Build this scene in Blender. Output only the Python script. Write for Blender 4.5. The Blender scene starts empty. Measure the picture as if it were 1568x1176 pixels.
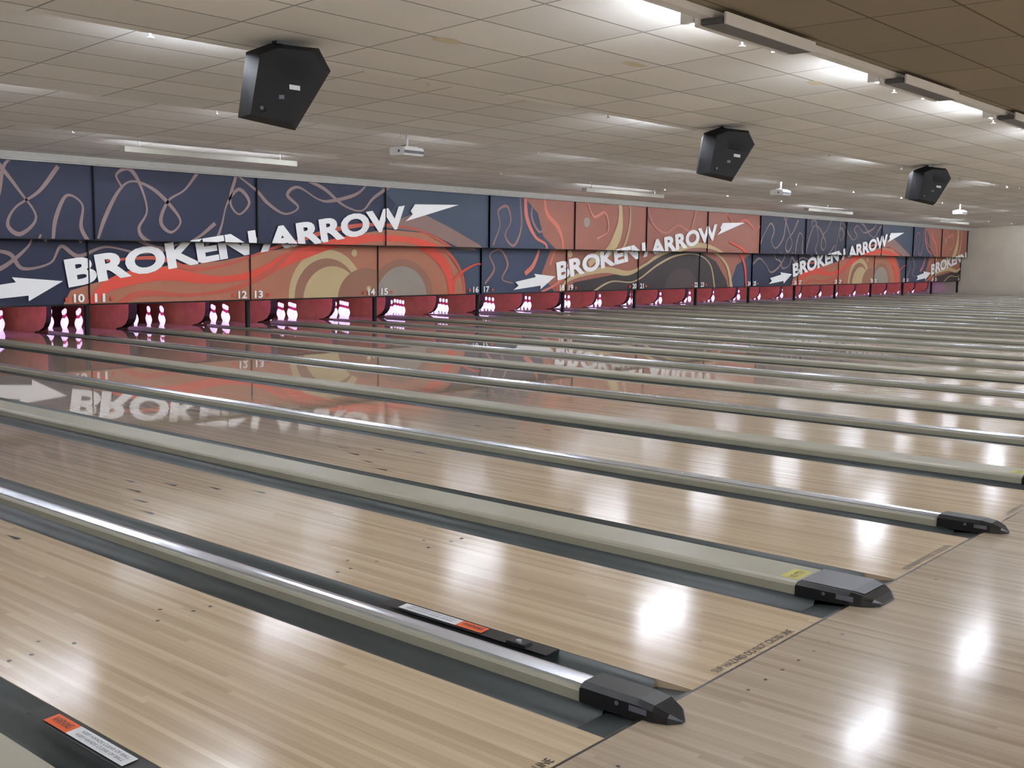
import bpy, bmesh, math, random
from mathutils import Vector, Matrix
random.seed(7)
C=bpy.context.scene.collection
# ------------------------------------------------------------ dimensions (metres)
H=1.525; CY=-1.9448
LW=1.054; GA=0.532; P=3.4334; GB=P-2*LW-GA
S7=3.2704-GA/2            # divider between lane 6 and 7
W=16.524; ZB=0.598; ZT=2.999; DL=0.265; ZS=1.726
LEND=19.45; PINY=18.45
J0,J1=-3,14
XL=S7+J0*P-0.35; XR=S7+(J1+1)*P+0.45
EDGE=[1.95,5.64,9.08,12.55]
ZLOW,ZHIGH=3.15,3.33
YB=-11.0; YE=21.4
def lin(c):
    return tuple(((x/255)/12.92 if x/255<=0.04045 else ((x/255+0.055)/1.055)**2.4) for x in c)+(1,)
# ------------------------------------------------------------ materials
def mat(name,rgb,rough=0.5,metal=0.0,var=0.0,scale=8,emit=None,es=0,spec=0.5,bump=0):
    m=bpy.data.materials.new(name);m.use_nodes=True;nt=m.node_tree;b=nt.nodes["Principled BSDF"]
    b.inputs["Roughness"].default_value=rough;b.inputs["Metallic"].default_value=metal
    b.inputs["Specular IOR Level"].default_value=spec
    c=lin(rgb)
    b.inputs["Base Color"].default_value=c
    if var>0 or bump>0:
        tc=nt.nodes.new("ShaderNodeNewGeometry");n=nt.nodes.new("ShaderNodeTexNoise");n.inputs["Scale"].default_value=scale;n.inputs["Detail"].default_value=4
        nt.links.new(tc.outputs["Position"],n.inputs["Vector"])
        r=nt.nodes.new("ShaderNodeValToRGB");nt.links.new(n.outputs["Fac"],r.inputs["Fac"])
        r.color_ramp.elements[0].position=0.3;r.color_ramp.elements[1].position=0.7
        r.color_ramp.elements[0].color=tuple(x*(1-var) for x in c[:3])+(1,)
        r.color_ramp.elements[1].color=tuple(min(1,x*(1+var)) for x in c[:3])+(1,)
        nt.links.new(r.outputs["Color"],b.inputs["Base Color"])
        if bump>0:
            bp=nt.nodes.new("ShaderNodeBump");bp.inputs["Strength"].default_value=bump;bp.inputs["Distance"].default_value=0.01
            nt.links.new(n.outputs["Fac"],bp.inputs["Height"]);nt.links.new(bp.outputs["Normal"],b.inputs["Normal"])
    if emit:
        b.inputs["Emission Color"].default_value=lin(emit);b.inputs["Emission Strength"].default_value=es
    return m
def N(nt,t,**k):
    n=nt.nodes.new(t)
    for a,v in k.items(): setattr(n,a,v)
    return n
def M(nt,op,a,b=None,c=None):
    n=nt.nodes.new("ShaderNodeMath");n.operation=op
    for i,v in enumerate((a,b,c)):
        if v is None: continue
        if isinstance(v,(int,float)): n.inputs[i].default_value=v
        else: nt.links.new(v,n.inputs[i])
    return n.outputs[0]
def wood(name,light,dark,far_light,far_dark,r_near,r_far,contrast=1.0,bw=0.0271):
    m=bpy.data.materials.new(name);m.use_nodes=True;nt=m.node_tree;b=nt.nodes["Principled BSDF"]
    g=N(nt,"ShaderNodeNewGeometry");s=N(nt,"ShaderNodeSeparateXYZ");nt.links.new(g.outputs["Position"],s.inputs[0])
    X,Y=s.outputs[0],s.outputs[1]
    bi=M(nt,'FLOOR',M(nt,'DIVIDE',X,bw))
    wn=N(nt,"ShaderNodeTexWhiteNoise",noise_dimensions='1D');nt.links.new(bi,wn.inputs["W"])
    seg=M(nt,'FLOOR',M(nt,'DIVIDE',M(nt,'ADD',Y,M(nt,'MULTIPLY',wn.outputs["Value"],7.0)),2.3))
    cv=N(nt,"ShaderNodeCombineXYZ");nt.links.new(bi,cv.inputs[0]);nt.links.new(seg,cv.inputs[1])
    w2=N(nt,"ShaderNodeTexWhiteNoise",noise_dimensions='2D');nt.links.new(cv.outputs[0],w2.inputs["Vector"])
    # grain streaks
    cs=N(nt,"ShaderNodeCombineXYZ");nt.links.new(M(nt,'MULTIPLY',X,60),cs.inputs[0]);nt.links.new(M(nt,'MULTIPLY',Y,1.1),cs.inputs[1]);nt.links.new(M(nt,'MULTIPLY',w2.outputs["Value"],9),cs.inputs[2])
    n1=N(nt,"ShaderNodeTexNoise");n1.inputs["Scale"].default_value=1.0;n1.inputs["Detail"].default_value=5;nt.links.new(cs.outputs[0],n1.inputs["Vector"])
    cs2=N(nt,"ShaderNodeCombineXYZ");nt.links.new(M(nt,'MULTIPLY',X,14),cs2.inputs[0]);nt.links.new(M(nt,'MULTIPLY',Y,.6),cs2.inputs[1])
    n2=N(nt,"ShaderNodeTexNoise");n2.inputs["Scale"].default_value=1.0;n2.inputs["Detail"].default_value=3;nt.links.new(cs2.outputs[0],n2.inputs["Vector"])
    f=M(nt,'ADD',M(nt,'MULTIPLY',w2.outputs["Value"],.5*contrast),M(nt,'ADD',M(nt,'MULTIPLY',n1.outputs["Fac"],.35),M(nt,'MULTIPLY',n2.outputs["Fac"],.65)))
    f=M(nt,'SUBTRACT',f,.25*contrast)
    mx=N(nt,"ShaderNodeMix",data_type='RGBA');mx.inputs[6].default_value=lin(dark);mx.inputs[7].default_value=lin(light);nt.links.new(f,mx.inputs[0])
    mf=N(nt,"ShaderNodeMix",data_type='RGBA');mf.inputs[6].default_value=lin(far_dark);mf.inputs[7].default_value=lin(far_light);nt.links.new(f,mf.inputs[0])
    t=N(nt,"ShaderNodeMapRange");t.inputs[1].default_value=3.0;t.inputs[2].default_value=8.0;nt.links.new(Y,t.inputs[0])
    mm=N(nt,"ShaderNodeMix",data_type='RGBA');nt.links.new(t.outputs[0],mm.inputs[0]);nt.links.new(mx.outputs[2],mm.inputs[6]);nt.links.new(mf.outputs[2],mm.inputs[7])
    # board joints
    fr=M(nt,'FRACT',M(nt,'DIVIDE',X,bw));ed=M(nt,'GREATER_THAN',fr,.95)
    md=N(nt,"ShaderNodeMix",data_type='RGBA');md.inputs[7].default_value=tuple(x*.55 for x in lin(dark)[:3])+(1,);nt.links.new(mm.outputs[2],md.inputs[6]);nt.links.new(M(nt,'MULTIPLY',ed,.3),md.inputs[0])
    nt.links.new(md.outputs[2],b.inputs["Base Color"])
    rr=N(nt,"ShaderNodeMapRange");rr.inputs[1].default_value=3.0;rr.inputs[2].default_value=6.5;rr.inputs[3].default_value=r_near;rr.inputs[4].default_value=r_far;nt.links.new(Y,rr.inputs[0])
    rv=M(nt,'MULTIPLY',rr.outputs[0],M(nt,'ADD',.75,M(nt,'MULTIPLY',n2.outputs["Fac"],.5)))
    nt.links.new(rv,b.inputs["Roughness"])
    b.inputs["IOR"].default_value=1.48
    return m
def tiles(name,rgb,tx=.61,ty=1.22):
    m=bpy.data.materials.new(name);m.use_nodes=True;nt=m.node_tree;b=nt.nodes["Principled BSDF"];b.inputs["Roughness"].default_value=.9
    b.inputs["Specular IOR Level"].default_value=.2
    g=N(nt,"ShaderNodeNewGeometry");s=N(nt,"ShaderNodeSeparateXYZ");nt.links.new(g.outputs["Position"],s.inputs[0])
    fx=M(nt,'FRACT',M(nt,'DIVIDE',s.outputs[0],ty));fy=M(nt,'FRACT',M(nt,'DIVIDE',s.outputs[1],tx))
    ln=M(nt,'MAXIMUM',M(nt,'LESS_THAN',fx,.016),M(nt,'LESS_THAN',fy,.032))
    cv=N(nt,"ShaderNodeCombineXYZ");nt.links.new(M(nt,'FLOOR',M(nt,'DIVIDE',s.outputs[0],ty)),cv.inputs[0]);nt.links.new(M(nt,'FLOOR',M(nt,'DIVIDE',s.outputs[1],tx)),cv.inputs[1])
    wn=N(nt,"ShaderNodeTexWhiteNoise",noise_dimensions='2D');nt.links.new(cv.outputs[0],wn.inputs["Vector"])
    n=N(nt,"ShaderNodeTexNoise");n.inputs["Scale"].default_value=.9;n.inputs["Detail"].default_value=5;nt.links.new(g.outputs["Position"],n.inputs["Vector"])
    f=M(nt,'ADD',M(nt,'MULTIPLY',wn.outputs["Value"],.5),M(nt,'MULTIPLY',n.outputs["Fac"],.6))
    c=lin(rgb)
    mx=N(nt,"ShaderNodeMix",data_type='RGBA');mx.inputs[6].default_value=tuple(x*.82 for x in c[:3])+(1,);mx.inputs[7].default_value=tuple(min(1,x*1.08) for x in c[:3])+(1,);nt.links.new(f,mx.inputs[0])
    md=N(nt,"ShaderNodeMix",data_type='RGBA');md.inputs[7].default_value=tuple(x*.38 for x in c[:3])+(1,);nt.links.new(mx.outputs[2],md.inputs[6]);nt.links.new(M(nt,'MULTIPLY',ln,.9),md.inputs[0])
    nt.links.new(md.outputs[2],b.inputs["Base Color"])
    return m
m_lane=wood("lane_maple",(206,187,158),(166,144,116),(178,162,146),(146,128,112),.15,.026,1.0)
m_appr=wood("approach_maple",(182,166,146),(142,126,106),(196,172,150),(152,128,108),.15,.15,1.0)
m_gut=mat("gutter_grey",(56,62,62),.4,var=.12,scale=3)
m_beige=mat("capping_beige",(160,157,140),.38,var=.05,scale=4)
m_chrome=mat("rail_aluminium",(222,226,235),.25,metal=.85,var=.04)
m_black=mat("black_plastic",(20,20,22),.4,var=.15)
m_blackm=mat("black_matte",(14,14,16),.8,var=.2)
m_spk=mat("speaker_black",(15,16,19),.55,var=.25,scale=30,spec=.3)
m_greyp=mat("grey_plastic",(98,100,108),.4,var=.06)
m_ceil=tiles("ceiling_tiles",(240,237,230))
m_ceil2=tiles("ceiling_tiles_dimmed",(150,140,122))  # same tiles, colour darkened to stand for the dim light here
m_trim=mat("painted_metal_trim",(176,174,168),.6,var=.05)
m_hous=mat("fixture_housing_cream",(150,146,134),.6,var=.05)
m_fix=mat("fixture_louver_grey",(96,98,102),.5,var=.06)
m_wall=mat("painted_wall",(216,208,192),.8,var=.05,scale=1.5)
m_white=mat("white_enamel",(232,232,232),.45,var=.03)
m_dark=mat("dark_pit",(20,16,22),.8,var=.2)
m_kick=mat("kickback_red",(205,128,92),.6,var=.12,scale=5)
m_kicke=mat("kickback_edge_dark",(60,44,46),.6,var=.12,scale=5)
m_curt=mat("pit_curtain",(76,44,44),.9,var=.2,scale=5)
m_pin=mat("pin_white_glow",(245,243,250),.25,var=.01,emit=(226,205,255),es=1.1)  # lavender emission added so the pins glow as if under black light
m_pinr=mat("pin_red_glow",(190,25,60),.3,var=.02,emit=(210,60,140),es=.3)  # neck stripes given a faint glow to go with the pins
m_tube=mat("fluorescent_tube",(255,255,255),.5,var=.01,emit=(236,243,255),es=130)
m_tubef=mat("fluorescent_tube_front",(255,255,255),.5,var=.01,emit=(238,244,255),es=115)
m_tubem=mat("fluorescent_tube_mask",(255,255,255),.5,var=.01,emit=(240,244,255),es=30)
m_uv=mat("pit_light_tube",(200,160,255),.5,var=.01,emit=(220,150,245),es=42)
m_panel=mat("fill_panel_glow",(255,255,255),.5,var=.01,emit=(242,246,255),es=54)  # emitter for the fill panels added out of view behind the camera
m_mark=mat("lane_marking",(28,22,20),.3,var=.1)
m_orange=mat("warning_label_orange",(225,100,50),.5,var=.05)
m_lab=mat("label_white",(220,222,225),.5,var=.05,scale=60)
m_yel=mat("label_yellow",(190,184,90),.5,var=.05)
m_lens=mat("projector_lens",(40,50,70),.1,var=.05)
m_stain=mat("tile_stain",(220,208,180),.9,var=.1)
# ------------------------------------------------------------ mesh builder
class MB:
    def __init__(s): s.v=[];s.f=[];s.mi=[];s.sm=[];s.mats=[]
    def m(s,mt):
        if mt not in s.mats: s.mats.append(mt)
        return s.mats.index(mt)
    def add(s,vs,fs,mt,smooth=False):
        o=len(s.v);s.v+=[tuple(v) for v in vs];k=s.m(mt)
        for f in fs: s.f.append([i+o for i in f]);s.mi.append(k);s.sm.append(smooth)
    def box(s,x0,x1,y0,y1,z0,z1,mt,bev=0):
        if bev>0:
            bm=bmesh.new();bmesh.ops.create_cube(bm,size=1)
            for v in bm.verts: v.co=Vector(((x0+x1)/2+v.co.x*(x1-x0),(y0+y1)/2+v.co.y*(y1-y0),(z0+z1)/2+v.co.z*(z1-z0)))
            bmesh.ops.bevel(bm,geom=bm.edges[:],offset=bev,segments=2,affect='EDGES')
            bm.verts.index_update()
            s.add([v.co[:] for v in bm.verts],[[v.index for v in f.verts] for f in bm.faces],mt);bm.free();return
        vs=[(x,y,z) for x in(x0,x1) for y in(y0,y1) for z in(z0,z1)]
        s.add(vs,[(0,1,3,2),(4,6,7,5),(0,4,5,1),(2,3,7,6),(0,2,6,4),(1,5,7,3)],mt)
    def loft(s,rings,mt,cap=True,smooth=False,closed=True,capmt=None):
        n=len(rings[0]);vs=[v for r in rings for v in r];fs=[]
        for i in range(len(rings)-1):
            for j in range(n if closed else n-1):
                a=i*n+j;b=i*n+(j+1)%n;fs.append((a,b,b+n,a+n))
        s.add(vs,fs,mt,smooth)
        if cap and closed:
            s.add(rings[0],[list(range(n))[::-1]],capmt or mt);s.add(rings[-1],[list(range(n))],capmt or mt)
    def cyl(s,p,q,r,mt,n=12,r2=None):
        p=Vector(p);q=Vector(q);d=(q-p).normalized();u=d.orthogonal().normalized();w=d.cross(u);r2=r if r2 is None else r2
        A=[p+(u*math.cos(t)+w*math.sin(t))*r for t in [2*math.pi*i/n for i in range(n)]]
        B=[q+(u*math.cos(t)+w*math.sin(t))*r2 for t in [2*math.pi*i/n for i in range(n)]]
        s.loft([A,B],mt,smooth=True)
    def lathe(s,c,prof,mtf,n=14):
        for i in range(len(prof)-1):
            (r0,z0),(r1,z1)=prof[i],prof[i+1]
            A=[(c[0]+r0*math.cos(2*math.pi*k/n),c[1]+r0*math.sin(2*math.pi*k/n),c[2]+z0) for k in range(n)]
            B=[(c[0]+r1*math.cos(2*math.pi*k/n),c[1]+r1*math.sin(2*math.pi*k/n),c[2]+z1) for k in range(n)]
            s.add(A+B,[(k,(k+1)%n,(k+1)%n+n,k+n) for k in range(n)],mtf((z0+z1)/2),True)
    def extr_y(s,prof,y0,y1,mt,closed=False,smooth=False,seg=1):
        rs=[[(x,y0+(y1-y0)*i/seg,z) for x,z in prof] for i in range(seg+1)]
        s.loft(rs,mt,cap=closed,closed=closed,smooth=smooth)
    def obj(s,name,parent=None,loc=None,merge=False):
        me=bpy.data.meshes.new(name);me.from_pydata(s.v,[],s.f)
        for mt in s.mats: me.materials.append(mt)
        me.polygons.foreach_set("material_index",s.mi);me.polygons.foreach_set("use_smooth",s.sm)
        if merge:
            bm=bmesh.new();bm.from_mesh(me);bmesh.ops.remove_doubles(bm,verts=bm.verts,dist=1e-5);bm.to_mesh(me);bm.free()
        me.update();o=bpy.data.objects.new(name,me);C.objects.link(o)
        if parent: o.parent=parent
        if loc: o.location=loc
        return o
def empty(name,loc=(0,0,0)):
    o=bpy.data.objects.new(name,None);o.location=loc;o.empty_display_size=.2;C.objects.link(o);return o
_tc={}
def text_mesh(txt,offset=0.0):
    k=(txt,offset)
    if k in _tc: return _tc[k]
    cu=bpy.data.curves.new("t","FONT");cu.body=txt;cu.offset=offset;cu.resolution_u=4;cu.align_x='LEFT'
    o=bpy.data.objects.new("t",cu);C.objects.link(o);bpy.context.view_layer.update()
    me=o.to_mesh();vs=[(v.co.x,v.co.y) for v in me.vertices];fs=[list(p.vertices) for p in me.polygons]
    o.to_mesh_clear();bpy.data.objects.remove(o);bpy.data.curves.remove(cu)
    x0=min(v[0] for v in vs);y0=min(v[1] for v in vs);x1=max(v[0] for v in vs);y1=max(v[1] for v in vs)
    vs=[((x-x0)/(x1-x0),(y-y0)/(y1-y0)) for x,y in vs]
    _tc[k]=(vs,fs,(x1-x0)/(y1-y0));return _tc[k]
# ------------------------------------------------------------ room shell
b=MB();b.box(XL,XR,YB,-0.004,-.2,0,m_appr);b.obj("floor")
b=MB();b.box(XL,XR,0,YE,-.35,-.16,m_dark);b.obj("floor_subfloor")
b=MB();b.box(XR,XR+.15,YB,YE,-.35,3.6,m_wall);b.obj("wall_right")
b=MB();b.box(XL-.15,XL,YB,YE,-.35,3.6,m_wall);b.obj("wall_left")
b=MB();b.box(XL-.15,XR+.15,YB-.15,YB,-.35,3.6,m_wall);b.obj("wall_rear")
b=MB();b.box(XL-.15,XR+.15,YE,YE+.15,-.35,3.6,m_dark);b.obj("wall_back")
b=MB()
b.add([(XL,YB,ZLOW),(XR,YB,ZLOW),(XR,EDGE[0],ZLOW),(XL,EDGE[0],ZLOW)],[(0,1,2,3)],m_ceil2)
ys=EDGE+[W-DL-.02]
for i in range(4):
    y0,y1=ys[i],ys[i+1]
    b.add([(XL,y0,ZLOW),(XR,y0,ZLOW),(XR,y0,ZHIGH),(XL,y0,ZHIGH)],[(0,1,2,3)],m_ceil)
    b.add([(XL,y0,ZHIGH),(XR,y0,ZHIGH),(XR,y1,ZLOW),(XL,y1,ZLOW)],[(0,1,2,3)],m_ceil)
b.add([(XL,ys[-1],ZLOW),(XR,ys[-1],ZLOW),(XR,YE,ZLOW),(XL,YE,ZLOW)],[(0,1,2,3)],m_dark)
b.obj("ceiling")
b=MB();b.box(XL,XR-.02,W-DL-.05,W-DL+.1,ZT+.005,ZLOW-.002,m_trim);b.box(XL,XR-.02,W-DL-.085,W-DL-.052,ZT+.03,ZT+.06,m_trim)
b.obj("trim_1")
# ------------------------------------------------------------ lanes
def arc(x0,x1,d,n=8):
    return [(x0+(x1-x0)*i/n,-d*math.sin(math.pi*i/n)**.7) for i in range(n+1)]
def lane(x0,num):
    b=MB();x1=x0+LW
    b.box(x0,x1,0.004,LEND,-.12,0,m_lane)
    b.box(x0,x1,-.004,.006,-.1,.0006,m_mark)
    zt=.0012
    for k in range(10):      # guide dots
        off=(0.09+.085*k) if k<5 else LW-(0.09+.085*(9-k))
        yy=2.05+(0.12 if k in(2,7) else 0)
        if k in (4,5): continue
        r=.009;b.add([(x0+off+r*math.cos(t),yy+r*1.2*math.sin(t),zt) for t in [2*math.pi*i/8 for i in range(8)]],[tuple(range(8))],m_mark)
    for k in range(7):       # aiming arrows
        xx=x0+LW*(k+1)/8;yy=3.75+.3*(3-abs(3-k))
        b.add([(xx-.016,yy,zt),(xx+.016,yy,zt),(xx,yy+.15,zt)],[(0,1,2)],m_mark)
    for k in range(7):       # approach dots
        xx=x0+LW*(k+1)/8
        r=.007;b.add([(xx+r*math.cos(t),-.14+r*math.sin(t),.0012) for t in [2*math.pi*i/8 for i in range(8)]],[tuple(range(8))],m_mark)
    vs,fs,asp=text_mesh("SLIP HAZARD DO NOT CROSS LINE",.004)
    h=.034;w=.62
    b.add([(x0+.2+v[0]*w,.022+v[1]*h,.0015) for v in vs],fs,m_mark)
    b.obj("bowling_lane")
def gutter(b,x0,x1,flip=False):
    pr=[(x0,-.003),(x0+.004,-.003)]+arc(x0+.006,x1-.006,.085)+[(x1,-.003)]
    b.extr_y(pr,.16,17.98,m_gut,smooth=True)
    # flat entry piece by the foul line
    b.add([(x0,0.0,-.01),(x1,0.0,-.01),(x1,.16,-.03),(x0,.16,-.03)],[(0,1,2,3)],m_gut)
    b.add([(x0,.16,-.03),(x1,.16,-.03),(x1,.16,-.12),(x0,.16,-.12)],[(0,1,2,3)],m_blackm)
    b.add([(x0,-.004,0.0005),(x1,-.004,0.0005),(x1,.012,0.0005),(x0,.012,0.0005)],[(0,1,2,3)],m_mark)
def label(b,xe,y0,y1,flip):
    b.add([(xe-.085,y0-.35,-.003),(xe-.004,y0-.35,.001),(xe-.004,y1+.1,.001),(xe-.085,y1+.1,-.003)],[(0,1,2,3)],m_black)
    ym=y0+(y1-y0)*.3 if not flip else y1-(y1-y0)*.3
    z0,z1=.0005,.004
    q=lambda a,c:[(xe-.075,a,z0),(xe-.02,a,z1),(xe-.02,c,z1),(xe-.075,c,z0)]
    if not flip:
        b.add(q(y0,ym),[(0,1,2,3)],m_orange);b.add(q(ym,y1),[(0,1,2,3)],m_lab);oy,ly=y0,ym
    else:
        b.add(q(ym,y1),[(0,1,2,3)],m_orange);b.add(q(y0,ym),[(0,1,2,3)],m_lab);oy,ly=ym,y0
    vs,fs,_=text_mesh("WARNING",.01)
    b.add([(xe-.062+v[1]*.03,oy+.015+(1-v[0])*.11,.0055) for v in vs],fs,m_black)
    vs,fs,_=text_mesh("KEEP HANDS CLEAR OF BALL",.0)
    for r in range(2): b.add([(xe-.066+r*.022+v[1]*.013,ly+.02+(1-v[0])*.28,.0055) for v in vs],fs,m_mark)
def div_A(s,labels=True):
    e=empty("lane_divider",(s,0,0));b=MB()
    g=GA/2
    gutter(b,-g,-.045);gutter(b,.045,g)
    b.obj("gutters",e)
    b=MB();b.extr_y([(-.06,-.02),(-.06,.022),(-.052,.032),(.052,.032),(.06,.022),(.06,-.02)],.2,17.95,m_beige,closed=True)
    b.obj("base_strip",e)
    b=MB()
    pr=[(-.036,.032),(-.036,.042),(-.024,.054),(-.008,.058),(-.002,.05),(.004,.058),(.022,.054),(.036,.042),(.036,.032)]
    b.extr_y(pr,.22,16.2,m_chrome,closed=True)
    b.obj("rail",e)
    b=MB();rings=[]
    for y,w,h in [(.26,.068,.05),(.25,.07,.062),(.02,.07,.062),(-.04,.068,.055),(-.09,.05,.035),(-.12,.012,.012)]:
        rings.append([(-w,y,-.01 if y>0 else .001),(-w,y,h*.7),(-w*.75,y,h),(w*.75,y,h),(w,y,h*.7),(w,y,-.01 if y>0 else .001)])
    b.loft(rings,m_black);b.box(-.071,-.069,-.02,.05,.018,.038,m_greyp);b.cyl((-.072,.1,.03),(-.066,.1,.03),.008,m_greyp)
    b.obj("end_cap",e)
    if labels:
        b=MB();label(b,g,.96,1.45,False);b.box(g-.085,g-.03,.72,.82,-.01,.008,m_black,.004);b.cyl((g-.06,.77,.008),(g-.06,.77,.014),.012,m_chrome)
        b.obj("warning_label",e)
def div_B(s,labels=True):
    e=empty("ball_return_capping",(s,0,0));b=MB();g=GB/2;c=.15
    gutter(b,-g,-c+.01);gutter(b,c-.01,g);b.obj("gutters",e)
    b=MB();b.extr_y([(-c,-.03),(-c,.034),(-c+.01,.047),(-c+.03,.054),(c-.03,.054),(c-.01,.047),(c,.034),(c,-.03)],.25,17.95,m_beige,closed=True)
    b.obj("capping",e)
    b=MB();b.add([(-.11,.27,.0548),(.05,.27,.0548),(.05,.36,.0548),(-.11,.36,.0548)],[(0,1,2,3)],m_yel)
    vs,fs,_=text_mesh("NO STEP",.0);b.add([(-.09+v[0]*.12,.29+v[1]*.04,.0553) for v in vs],fs,m_mark)
    b.obj("label",e)
    b=MB();rings=[]
    for y,w,h in [(.26,c+.004,.05),(.25,c+.006,.06),(.0,c+.006,.06),(-.05,c-.01,.05),(-.09,c*.75,.034),(-.115,c*.5,.012)]:
        rings.append([(-w,y,-.01 if y>0 else .001),(-w,y,h*.72),(-w+.02,y,h*.98),(w-.02,y,h*.98),(w,y,h*.72),(w,y,-.01 if y>0 else .001)])
    b.loft(rings,m_black)
    b.add([(-c+.03,.248,.061),(c-.03,.248,.061),(c-.03,.0,.061),(-c+.03,.0,.061)],[(0,1,2,3)],m_greyp)
    b.add([(-c+.03,.0,.061),(c-.03,.0,.061),(c-.05,-.05,.052),(-c+.05,-.05,.052)],[(0,1,2,3)],m_greyp)
    b.box(-c-.008,-c-.005,-.02,.06,.02,.042,m_greyp);b.cyl((-c-.008,.12,.03),(-c-.003,.12,.03),.008,m_greyp)
    b.obj("end_cap",e)
    if labels:
        b=MB();label(b,g,.96,1.45,True);b.obj("warning_label",e)
for j in range(J0,J1+1):
    s=S7+j*P
    lane(s+GA/2,7+2*j);lane(s+P-GA/2-LW,8+2*j)
    div_A(s,j in(-2,0));div_B(s+P/2,j in(-3,-1))
# pins
prof=[(0.0,.0),(.026,.0),(.029,.01),(.036,.03),(.052,.07),(.0605,.114),(.057,.15),(.045,.19),(.031,.22),(.0235,.254),(.025,.285),(.030,.315),(.0325,.343),(.028,.364),(.016,.378),(0,.381)]
def pmat(z): return m_pinr if (.222<z<.245 or .262<z<.285) else m_pin
b=MB()
for j in range(-1,J1+1):
    for x0 in (S7+j*P+GA/2,S7+(j+1)*P-GA/2-LW):
        xc=x0+LW/2
        for r in range(4):
            for k in range(r+1):
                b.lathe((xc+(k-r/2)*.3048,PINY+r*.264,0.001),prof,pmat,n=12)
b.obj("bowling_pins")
# pit: kickback plates, curtain, deck lights
def kick(b,xc,t):
    pr=[(18.50,.0),(18.30,.03),(18.14,.10),(18.05,.20),(18.01,.34),(18.01,1.45),(20.6,1.45),(20.6,-.1),(18.50,-.1)]
    L=[(xc-t,y,z) for y,z in pr];R=[(xc+t,y,z) for y,z in pr];b.loft([L,R],m_kicke,capmt=m_kick)
b=MB()
for j in range(J0,J1+2):
    s=S7+j*P
    kick(b,s,.05)
    if j<=J1: kick(b,s+P/2,.09)
b.obj("pit_kickbacks")
b=MB();b.box(XL,XR,20.65,20.75,-.15,1.6,m_curt);b.box(XL,XR,W+.08,20.7,1.5,1.55,m_dark);b.obj("pit_curtain")
b=MB()
for j in range(J0,J1+2):
    s=S7+j*P;b.box(s-.035,s+.035,W+.04,W+.12,.034,ZB+.25,m_blackm,.005)
b.obj("masking_support_posts")
b=MB()
for j in range(J0,J1+1):
    for x0 in (S7+j*P+GA/2,S7+(j+1)*P-GA/2-LW):
        b.cyl((x0+.05,17.6,.78),(x0+LW-.05,17.6,.78),.025,m_uv,6)
        b.box(x0,x0+LW,17.5,17.57,.70,.86,m_dark)
b.obj("pin_deck_lights")
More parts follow.
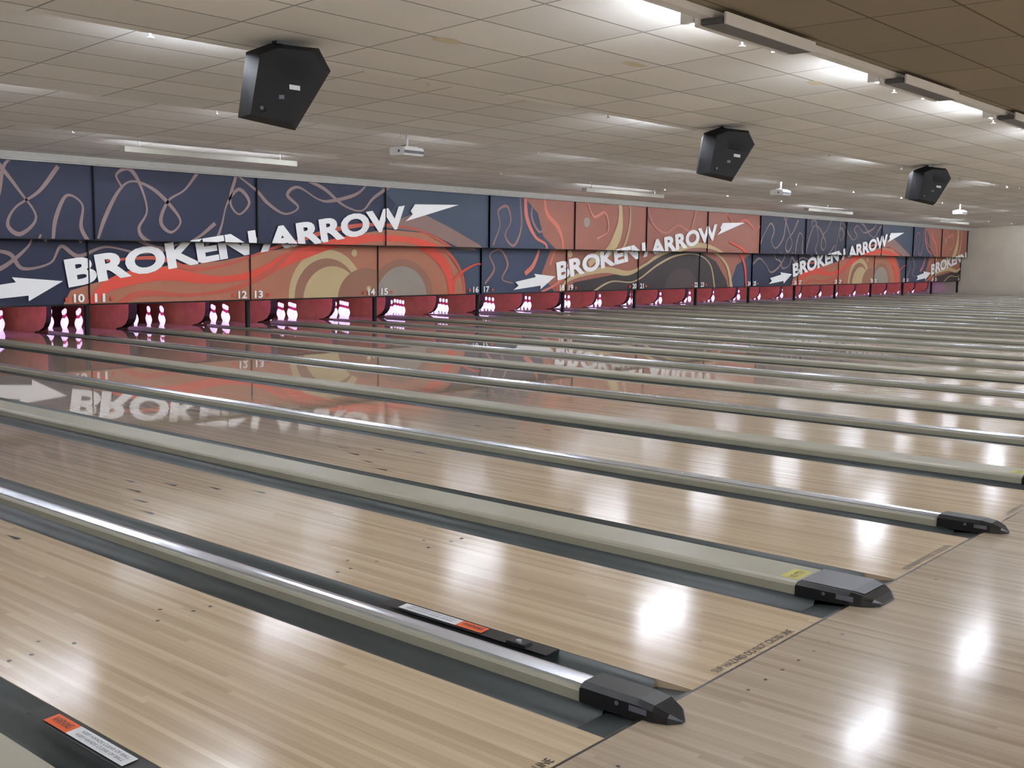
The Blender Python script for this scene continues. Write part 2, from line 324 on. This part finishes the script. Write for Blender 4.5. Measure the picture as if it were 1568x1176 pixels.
# ------------------------------------------------------------ masking artwork
COL={}
def cm(rgb):
    if rgb not in COL: COL[rgb]=mat("print_%d_%d_%d"%rgb,rgb,.5,var=.04,scale=2,spec=.3)
    return COL[rgb]
def catmull(pts,n=8,closed=False):
    P_=[Vector(p) for p in pts];out=[];L=len(P_)
    rng=range(L) if closed else range(L-1)
    for i in rng:
        p0=P_[(i-1)%L] if closed or i>0 else P_[0]*2-P_[1]
        p1=P_[i];p2=P_[(i+1)%L];p3=P_[(i+2)%L] if closed or i+2<L else P_[-1]*2-P_[-2]
        for k in range(n):
            t=k/n;out.append(.5*((2*p1)+(p2-p0)*t+(2*p0-5*p1+4*p2-p3)*t*t+(3*p1-p0-3*p2+p3)*t**3))
    if not closed: out.append(P_[-1])
    return out
class Art:
    def __init__(s,X0,n): s.X0=X0;s.sh=[];s.n=n;s.k=0
    def w(s,p): return Vector((s.X0+p[0]*P,ZB+p[1]*(ZT-ZB)))
    def poly(s,pts,col,smooth=False,metric=False):
        q=[s.w(p) for p in pts]
        if smooth: q=catmull(q,6,True)
        s.k+=1;s.sh.append((s.k,[tuple(v) for v in q],[list(range(len(q)))],col))
    def disc(s,c,r,col,sx=1):
        c=s.w(c);s.k+=1;n=40;s.sh.append((s.k,[(c.x+r*sx*math.cos(2*math.pi*i/n),c.y+r*math.sin(2*math.pi*i/n)) for i in range(n)],[list(range(n))],col))
    def rib(s,pts,wd,col,closed=False,taper=False):
        q=catmull([s.w(p) for p in pts],8,closed);vs=[];L=len(q)
        for i,p in enumerate(q):
            a=q[(i-1)%L] if closed or i>0 else p;c=q[(i+1)%L] if closed or i<L-1 else p
            t=(c-a);t=t.normalized() if t.length>1e-6 else Vector((1,0));nn=Vector((-t.y,t.x))
            ww=wd/2*(1+.35*math.sin(i*.23+len(pts)))
            vs+=[tuple(p+nn*ww),tuple(p-nn*ww)]
        fs=[[2*i,2*i+1,2*i+3,2*i+2] for i in range(L-1)]
        if closed: fs.append([2*L-2,2*L-1,1,0])
        s.k+=1;s.sh.append((s.k,vs,fs,col))
    def text(s,txt,a,bb,h,col,off=.035):
        vs,fs,_=text_mesh(txt,off);a=s.w(a);bb=s.w(bb);d=bb-a;L=d.length;d=d/L;nn=Vector((-d.y,d.x));s.k+=1
        s.sh.append((s.k,[tuple(a+d*(v[0]*L)+nn*(v[1]*h)) for v in vs],fs,col))
    def build(s,parent):
        mb=MB()
        xa,xb=s.X0,s.X0+s.n*P
        for k,vs,fs,col in s.sh:
            for (z0,z1,yy) in ((ZB+.004,ZS,W),(ZS,ZT,W-DL)):
                bm=bmesh.new();bv=[bm.verts.new((v[0],0,v[1])) for v in vs]
                for f in fs:
                    try: bm.faces.new([bv[i] for i in f])
                    except Exception: pass
                for co,no in (((xa,0,0),(-1,0,0)),((xb,0,0),(1,0,0)),((0,0,z0),(0,0,-1)),((0,0,z1),(0,0,1))):
                    bmesh.ops.bisect_plane(bm,geom=bm.verts[:]+bm.edges[:]+bm.faces[:],dist=1e-6,plane_co=co,plane_no=no,clear_outer=True)
                bmesh.ops.triangulate(bm,faces=bm.faces[:])
                for f in bm.faces:
                    if f.normal.y>0: f.normal_flip()
                bm.verts.index_update()
                if bm.faces: mb.add([(v.co.x,yy-.004-.0012*k,v.co.z) for v in bm.verts],[[v.index for v in f.verts] for f in bm.faces],cm(col))
                bm.free()
        mb.obj("printed_artwork",parent)
NAVY=(32,37,62);RUST=(172,112,88);RED=(218,82,66);DRED=(188,88,72);TAN=(194,172,130);GREY=(152,142,132);TEAL=(56,68,86);MAUVE=(138,110,102);ROPE=(142,120,118);WHITE=(250,250,250);BRN=(148,106,86);CHAR=(54,46,48)
def head_and_text(A):
    A.text("BROKEN ARROW",(.89,.12),(3.19,.645),.50,WHITE,.045)
    A.poly([(3.22,.80),(3.26,.865),(3.68,.885),(3.17,.70),(3.24,.77)],WHITE)
    A.poly([(.36,.03),(.42,.075),(.38,.115),(.62,.165),(.6,.2),(.86,.17),(.68,.03),(.68,.07)],WHITE)
def artA(X0,n,parent):
    A=Art(X0,n)
    A.poly([(0,0),(n,0),(n,1),(0,1)],NAVY)
    A.poly([(2.95,1.0),(3.1,.86),(3.0,.7),(3.2,.5),(3.6,0),(4,0),(4,1)],TEAL)
    for r in [[(0.02,.6),(.1,.75),(.22,.9),(.3,.8),(.25,.65),(.35,.55),(.5,.7),(.55,.95),(.6,1.02)],
              [(.5,1.02),(.62,.8),(.7,.62),(.62,.5),(.56,.56),(.6,.68),(.72,.8),(.82,.98)],
              [(.78,.45),(.8,.62),(.86,.78),(.94,.72),(.93,.56),(.97,.45)],
              [(1.02,.48),(1.06,.63),(1.14,.83),(1.22,.91),(1.34,.86),(1.45,.73),(1.5,.62),(1.44,.54),(1.38,.62),(1.43,.78),(1.53,.87),(1.62,1.02)],
              [(1.16,.86),(1.13,.95),(1.2,1.0),(1.26,.9),(1.3,.7),(1.25,.56),(1.3,.47),(1.45,.42),(1.6,.5),(1.72,.62)],
              [(1.7,.4),(1.76,.6),(1.8,.78),(1.88,.9),(1.95,.8),(1.88,.7),(1.82,.8),(1.86,1.0)],
              [(1.86,1.02),(2.0,.9),(2.08,.8),(2.2,.72),(2.3,.78),(2.22,.88),(2.3,.95),(2.45,.86),(2.55,.85),(2.75,.92),(2.85,1.02)],
              [(2.35,1.02),(2.5,.95),(2.65,.82),(2.8,.78),(2.9,.9),(3.05,1.02)],
              [(0.0,.3),(.15,.4),(.3,.3),(.4,.2),(.55,.26),(.68,.4),(.72,.5)],
              [(.45,.5),(.5,.4),(.6,.36),(.66,.26),(.8,.3),(.86,.42),(.95,.35),(1.1,.42),(1.3,.38),(1.5,.42)]]:
        A.rib(r,.055,ROPE)
    A.poly([(.84,-.05),(.9,.1),(1.15,.2),(1.45,.28),(1.8,.32),(2.2,.42),(2.6,.53),(3.0,.62),(3.35,.6),(3.62,.45),(3.8,.2),(3.86,-.05)],RUST)
    A.poly([(2.95,.64),(3.3,.80),(3.6,.66),(3.9,.5),(3.96,.44),(3.7,.46),(3.4,.6)],MAUVE)
    A.disc((2.58,.02),.98,TAN,1.05);A.disc((2.58,.0),.84,BRN,1.05);A.disc((2.62,-.02),.72,TAN,1.1);A.disc((2.9,-.02),.68,BRN,1.2)
    A.disc((3.22,-.02),.88,BRN,1.15);A.disc((3.22,-.02),.72,GREY,1.1)
    A.rib([(1.0,.0),(1.12,.14),(1.4,.22),(1.75,.17),(2.05,.22),(2.35,.38),(2.75,.52),(3.2,.53),(3.5,.42),(3.66,.22),(3.7,-.1)],.2,RED)
    A.rib([(1.1,.32),(1.4,.34),(1.6,.26),(1.8,.28),(2.1,.4),(2.5,.58),(2.9,.66),(3.3,.62),(3.62,.45),(3.8,.2),(3.84,-.1)],.07,DRED)
    A.rib([(1.15,-.02),(1.3,.07),(1.6,.05),(1.9,.1),(2.15,.24),(2.3,.4),(2.5,.5)],.09,DRED)
    A.rib([(3.72,-.1),(3.72,.12),(3.8,.22),(3.94,.3),(4.02,.3)],.06,RED)
    for c,r in (((2.8,.4),.08),((2.92,.07),.07),((1.98,.5),.06)): A.disc(c,r,TAN)
    head_and_text(A);A.build(parent)
def artB(X0,n,parent):
    A=Art(X0,n);SL=(54,64,86)
    A.poly([(0,0),(n,0),(n,1),(0,1)],SL)
    A.poly([(.35,1.05),(.55,.85),(.62,.6),(.8,.45),(.7,.2),(.9,-.05),(4.05,-.05),(4.05,1.05)],(156,100,84))
    A.poly([(3.55,-.05),(3.7,.3),(4.05,.5),(4.05,-.05)],SL)
    for r in [[(.05,.5),(.12,.7),(.1,.85),(.2,.9),(.24,.75),(.18,.6),(.28,.5),(.36,.7),(.34,1.02)],
              [(.05,.1),(.15,.25),(.1,.4),(.22,.45),(.3,.3),(.24,.15),(.36,.1)],
              [(.5,1.02),(.48,.8),(.58,.65),(.66,.8),(.62,1.02)]]: A.rib(r,.05,(150,110,105))
    for r in [[(.4,1.05),(.42,.8),(.52,.6),(.66,.5),(.6,.3),(.5,.2)],[(.62,1.05),(.66,.85),(.8,.7),(.86,.5),(.8,.3)],[(.7,.0),(.9,.1),(1.05,.3),(1.0,.45)]]: A.rib(r,.10,(206,116,100))
    A.disc((1.16,.78),.14,GREY);A.disc((1.05,.42),.1,TAN)
    A.rib([(1.3,.3),(1.5,.5),(1.6,.7),(1.62,.9),(1.6,1.05)],.26,TAN);A.rib([(1.45,.3),(1.66,.5),(1.74,.7),(1.76,.9),(1.74,1.05)],.07,TAN)
    A.rib([(1.15,1.02),(1.25,.85),(1.4,.9),(1.45,.7),(1.3,.6)],.06,(205,130,112))
    A.rib([(2.0,1.02),(2.1,.8),(2.3,.7),(2.5,.8),(2.7,.75),(2.8,1.02)],.06,(190,120,105))
    A.rib([(3.3,1.02),(3.5,.86),(3.7,.92),(3.9,.8),(4.0,.85)],.08,(205,110,95))
    A.poly([(1.0,-.05),(1.1,.1),(1.5,.16),(1.9,.22),(2.2,.38),(2.6,.48),(3.0,.48),(3.3,.35),(3.5,.1),(3.55,-.05)],CHAR)
    A.rib([(.9,-.05),(1.05,.14),(1.5,.24),(1.85,.2),(2.1,.3),(2.4,.46),(2.8,.56),(3.2,.5),(3.5,.3),(3.62,-.05)],.13,TAN)
    A.rib([(1.3,-.05),(1.6,.1),(1.95,.1),(2.3,.3),(2.6,.42),(2.95,.44),(3.2,.3),(3.3,-.05)],.05,TAN)
    A.rib([(3.4,.62),(3.7,.5),(3.85,.3),(3.9,-.05)],.09,RED)
    A.disc((2.7,-.05),.75,(72,60,60),1.3)
    head_and_text(A);A.build(parent)
def masking(i,X0,n,fn):
    e=empty("masking_unit");b=MB()
    for k in range(n):
        g=.006
        for (z0,z1,y) in ((ZB,ZS,W),(ZS,ZT,W-DL)):
            b.box(X0+k*P+g,X0+(k+1)*P-g,y-.003,y+.03,z0,z1,m_blackm)
    b.box(X0,X0+n*P,W-DL+.03,W+.0,ZS+.0,ZS+.03,m_blackm)
    b.box(X0,X0+n*P,W-.012,W+.03,ZB-.025,ZB,m_blackm)
    b.obj("panels",e);fn(X0,n,e)
    b=MB()
    for k in range(n+1):
        b.box(X0+k*P-.009,X0+k*P+.009,W-.05,W,ZB,ZS,m_blackm);b.box(X0+k*P-.009,X0+k*P+.009,W-DL-.05,W-DL,ZS,ZT,m_blackm)
    b.box(X0,X0+n*P,W-DL-.05,W-DL+.01,ZS-.012,ZS+.006,m_blackm)
    b.obj("seams",e)
    b=MB()
    for k in range(n+1):
        ln=int(round((X0+k*P-S7)/P))*2+6
        for num,x in ((ln,X0+k*P-.30),(ln+1,X0+k*P+.09)):
            if num<1 or num>36 or (k==0 and num==ln) or (k==n and num==ln+1): continue
            vs,fs,_=text_mesh(str(num),.03);w=.2 if num>9 else .1
            b.add([(x+v[0]*w,W-.052,ZB+.03+v[1]*.15) for v in vs],[f for f in fs],cm(WHITE))
        for sx in (-.42,.42):
            if (k==0 and sx<0) or (k==n and sx>0): continue
            b.cyl((X0+k*P+sx,W-.052,ZB+.09),(X0+k*P+sx,W-.04,ZB+.09),.035,cm(RED),10)
    b.obj("lane_numbers",e)
U0=S7+2*P          # divider 10|11
masking(0,U0-5*P,4,artB);masking(1,U0-P,4,artA);masking(2,U0+3*P,4,artB);masking(3,U0+7*P,4,artA);masking(4,U0+11*P,2,artB)
# ------------------------------------------------------------ ceiling equipment
def czs(y):
    if y<EDGE[0]: return ZLOW
    ys=EDGE+[W-DL-.02]
    for i in range(4):
        if y<ys[i+1]: return ZHIGH+(ZLOW-ZHIGH)*(y-ys[i])/(ys[i+1]-ys[i])
    return ZLOW
def speaker(x,y,z):
    e=empty("ceiling_speaker",(x,y,z));b=MB()
    Rv=Vector((.70,-.714,0));F=Vector((.714,.70,0));Z=Vector((0,0,1))
    mid=[(-.29,.26),(-.10,.33),(.27,.30),(.36,.13),(.08,-.33),(-.36,-.24)]
    near=[(-.16,.22),(-.02,.27),(.24,.25),(.31,.12),(.07,-.29),(-.24,-.23)]
    r0=[Rv*a+Z*c-F*.20 for a,c in near];r1=[Rv*a+Z*c-F*.06 for a,c in mid];r2=[Rv*(a*.8-.02)+Z*c*.85+F*.22 for a,c in mid]
    b.loft([r0,r1,r2],m_spk);b.obj("cabinet",e)
    def quad(b,pts,d,t,mt):
        A=[Rv*a+Z*c-F*d for a,c in pts];B=[Rv*a+Z*c-F*(d-t) for a,c in pts];b.loft([A,B],mt)
    b=MB();quad(b,[(0,.17),(.22,.15),(.18,.03),(0,.06)],.206,.02,m_blackm)
    quad(b,[(.06,.0),(.14,-.01),(.14,-.045),(.06,-.035)],.206,.02,m_lab)
    quad(b,[(-.02,-.08),(.02,-.08),(.02,-.11),(-.02,-.11)],.206,.02,m_greyp)
    p=Rv*-.15+Z*-.18-F*.20;b.cyl(p,p-F*.012,.03,m_blackm);b.cyl(p-F*.012,p-F*.014,.015,m_greyp)
    b.obj("connector_plate",e)
    b=MB();top=czs(y)-z
    b.cyl((0,0,.28),(0,0,top-.01),.02,m_black);b.box(-.1,.1,-.03,.03,top-.03,top-.01,m_black);b.obj("bracket",e)
for x in (-1.4,5.50,12.3,19.2,26.1,33,39.9): speaker(x,5.18,2.815)
def projector(x,y,z):
    e=empty("projector",(x,y,z));b=MB();b.box(-.2,.2,-.15,.15,-.055,.055,m_white,.015)
    b.box(-.19,.19,-.152,-.148,-.03,.01,m_greyp);b.box(-.12,.12,-.11,.11,.055,.07,m_white,.005);b.obj("body",e)
    b=MB();b.cyl((.08,.14,0),(.08,.19,0),.045,m_black,16);b.cyl((.08,.188,0),(.08,.192,0),.036,m_lens,16);b.cyl((-.202,-.05,.0),(-.198,-.05,.0),.02,m_greyp);b.obj("lens",e)
    top=czs(y)-z;b=MB();b.cyl((0,0,.06),(0,0,top-.01),.018,m_white);b.cyl((0,0,top-.03),(0,0,top-.008),.06,m_white);
    for sx in(-1,1): b.cyl((0,0,.1),(sx*.12,.08,.06),.006,m_greyp)
    b.obj("mount",e)
for x in (-.4,10.85,22.0,33.2,44.4): projector(x,9.4,2.96)
b=MB();xx=4.83-3.05*3
while xx<XR-.5:
    for y in (2.5,6.0,9.6,13.1):
        z=czs(y)-.012;b.cyl((xx,y,z+.01),(xx,y,z-.02),.035,m_white,12,.028);b.cyl((xx,y,z-.02),(xx,y,z-.07),.014,m_white,8);b.cyl((xx,y,z-.07),(xx,y,z-.1),.01,m_white,8)
        b.cyl((xx,y,z-.1),(xx,y,z-.108),.028,m_white,10)
    xx+=3.05
b.obj("fire_sprinkler_heads")
# cove strip lights behind each ceiling step
def strip(b,x0,x1,y,z,mt=m_tube):
    b.box(x0,x1,y-.05,y+.05,z,z+.04,m_white,.006)
    b.cyl((x0+.04,y,z-.03),(x1-.04,y,z-.03),.02,mt,6)
    for x in (x0+.02,x1-.02): b.box(x-.015,x+.015,y-.03,y+.03,z-.055,z,m_white)
e=empty("cove_fluorescent_lights")
E0=EDGE[0]
b=MB();b.box(XL,XR-.02,E0-.03,E0+.06,ZLOW-.055,ZLOW-.004,m_white);b.obj("raceway",e)
b=MB();x=6.45-3.05*4
while x<XR-2:
    b.box(x,x+1.3,E0-.12,E0+.06,ZLOW-.10,ZLOW-.058,m_fix,.01)
    b.box(x,x+1.3,E0-.135,E0-.12,ZLOW-.105,ZLOW-.03,m_white)
    b.box(x,x+1.3,E0+.062,E0+.11,ZLOW-.10,ZLOW+.05,m_white,.008)
    b.cyl((x+.03,E0+.17,ZLOW-.04),(x+1.27,E0+.17,ZLOW-.04),.022,m_tubef,6)
    for xe in (x+.01,x+1.29): b.box(xe-.015,xe+.015,E0+.11,E0+.21,ZLOW-.07,ZLOW+.02,m_white)
    x+=3.05
b.obj("front_fixtures",e)
b=MB()
for i,y in enumerate(EDGE[1:]):
    st=P*2 if i==0 else P
    x=4.4-2*P*2+.2
    while x<XR-2:
        strip(b,x,x+1.3,y+.14,ZHIGH-.09);x+=st
b.obj("step_fixtures",e)
def hang(x0,x1):
    e=empty("hanging_fluorescent_fixture",(x0,13.9,0));L=x1-x0;z=3.11;b=MB()
    b.box(0,L,-.06,.06,z,z+.04,m_hous,.008);b.box(0,L,-.085,-.06,z-.05,z+.04,m_hous,.004);b.box(-.01,0,-.085,.06,z-.05,z+.04,m_hous);b.box(L,L+.01,-.085,.06,z-.05,z+.04,m_hous)
    for xe in (0.02,L/2,L-.02): b.box(xe-.012,xe+.012,-.06,.07,z-.04,z,m_white)
    b.obj("housing",e);b=MB();b.cyl((.03,.03,z-.022),(L/2-.03,.03,z-.022),.016,m_tubem,6);b.cyl((L/2+.03,.03,z-.022),(L-.03,.03,z-.022),.016,m_tubem,6);b.obj("tubes",e)
    b=MB()
    for xe in (.3,L-.3): b.cyl((xe,0,z+.04),(xe,0,czs(13.9)-.01),.008,m_white,8)
    b.obj("hangers",e)
for x in (-2.5,9.1,20.9,32.5,44.0): hang(x,x+3.3)
# unseen fill panels, added over the concourse to brighten the hall
b=MB();x=XL+2
while x<XR-2:
    for y in (-8.5,-5.0):
        b.box(x-.03,x+1.25,y-.03,y+.64,ZLOW-.016,ZLOW-.004,m_white);b.box(x,x+1.22,y,y+.61,ZLOW-.022,ZLOW-.015,m_panel)
    x+=3.4
b.obj("added_fill_panels")
b=MB()
for (x,y) in ((10.4,3.1),(6.4,4.3),(8.3,3.8)):
    n=14;pts=[]
    for i in range(n):
        yy=y+(.05+.03*random.random())*math.sin(2*math.pi*i/n);pts.append((x+(.12+.07*random.random())*math.cos(2*math.pi*i/n),yy,czs(yy)-.003))
    b.add(pts,[tuple(range(n))],m_stain)
b.obj("ceiling_water_stains")
# ------------------------------------------------------------ world, camera
w=bpy.data.worlds.new("world");bpy.context.scene.world=w;w.use_nodes=True
w.node_tree.nodes["Background"].inputs[0].default_value=(.8,.85,1,1);w.node_tree.nodes["Background"].inputs[1].default_value=.3
yaw=math.radians(49.251);pit=math.radians(6.638);rl=math.radians(.682)
f=Vector((math.sin(yaw)*math.cos(pit),math.cos(yaw)*math.cos(pit),-math.sin(pit)))
r=Vector((math.cos(yaw),-math.sin(yaw),0));u=r.cross(f)
r2=r*math.cos(rl)+u*math.sin(rl);u2=u*math.cos(rl)-r*math.sin(rl)
cd=bpy.data.cameras.new("camera");cam=bpy.data.objects.new("camera",cd);C.objects.link(cam)
cd.sensor_width=36;cd.sensor_fit='HORIZONTAL';cd.lens=36*1678.9/1568;cd.clip_start=.05;cd.clip_end=200
mt=Matrix((r2,u2,-f)).transposed().to_4x4();mt.translation=Vector((0,CY,H));cam.matrix_world=mt
bpy.context.scene.camera=cam
bpy.context.scene.view_settings.view_transform='Standard'
bpy.context.scene.view_settings.exposure=0.12
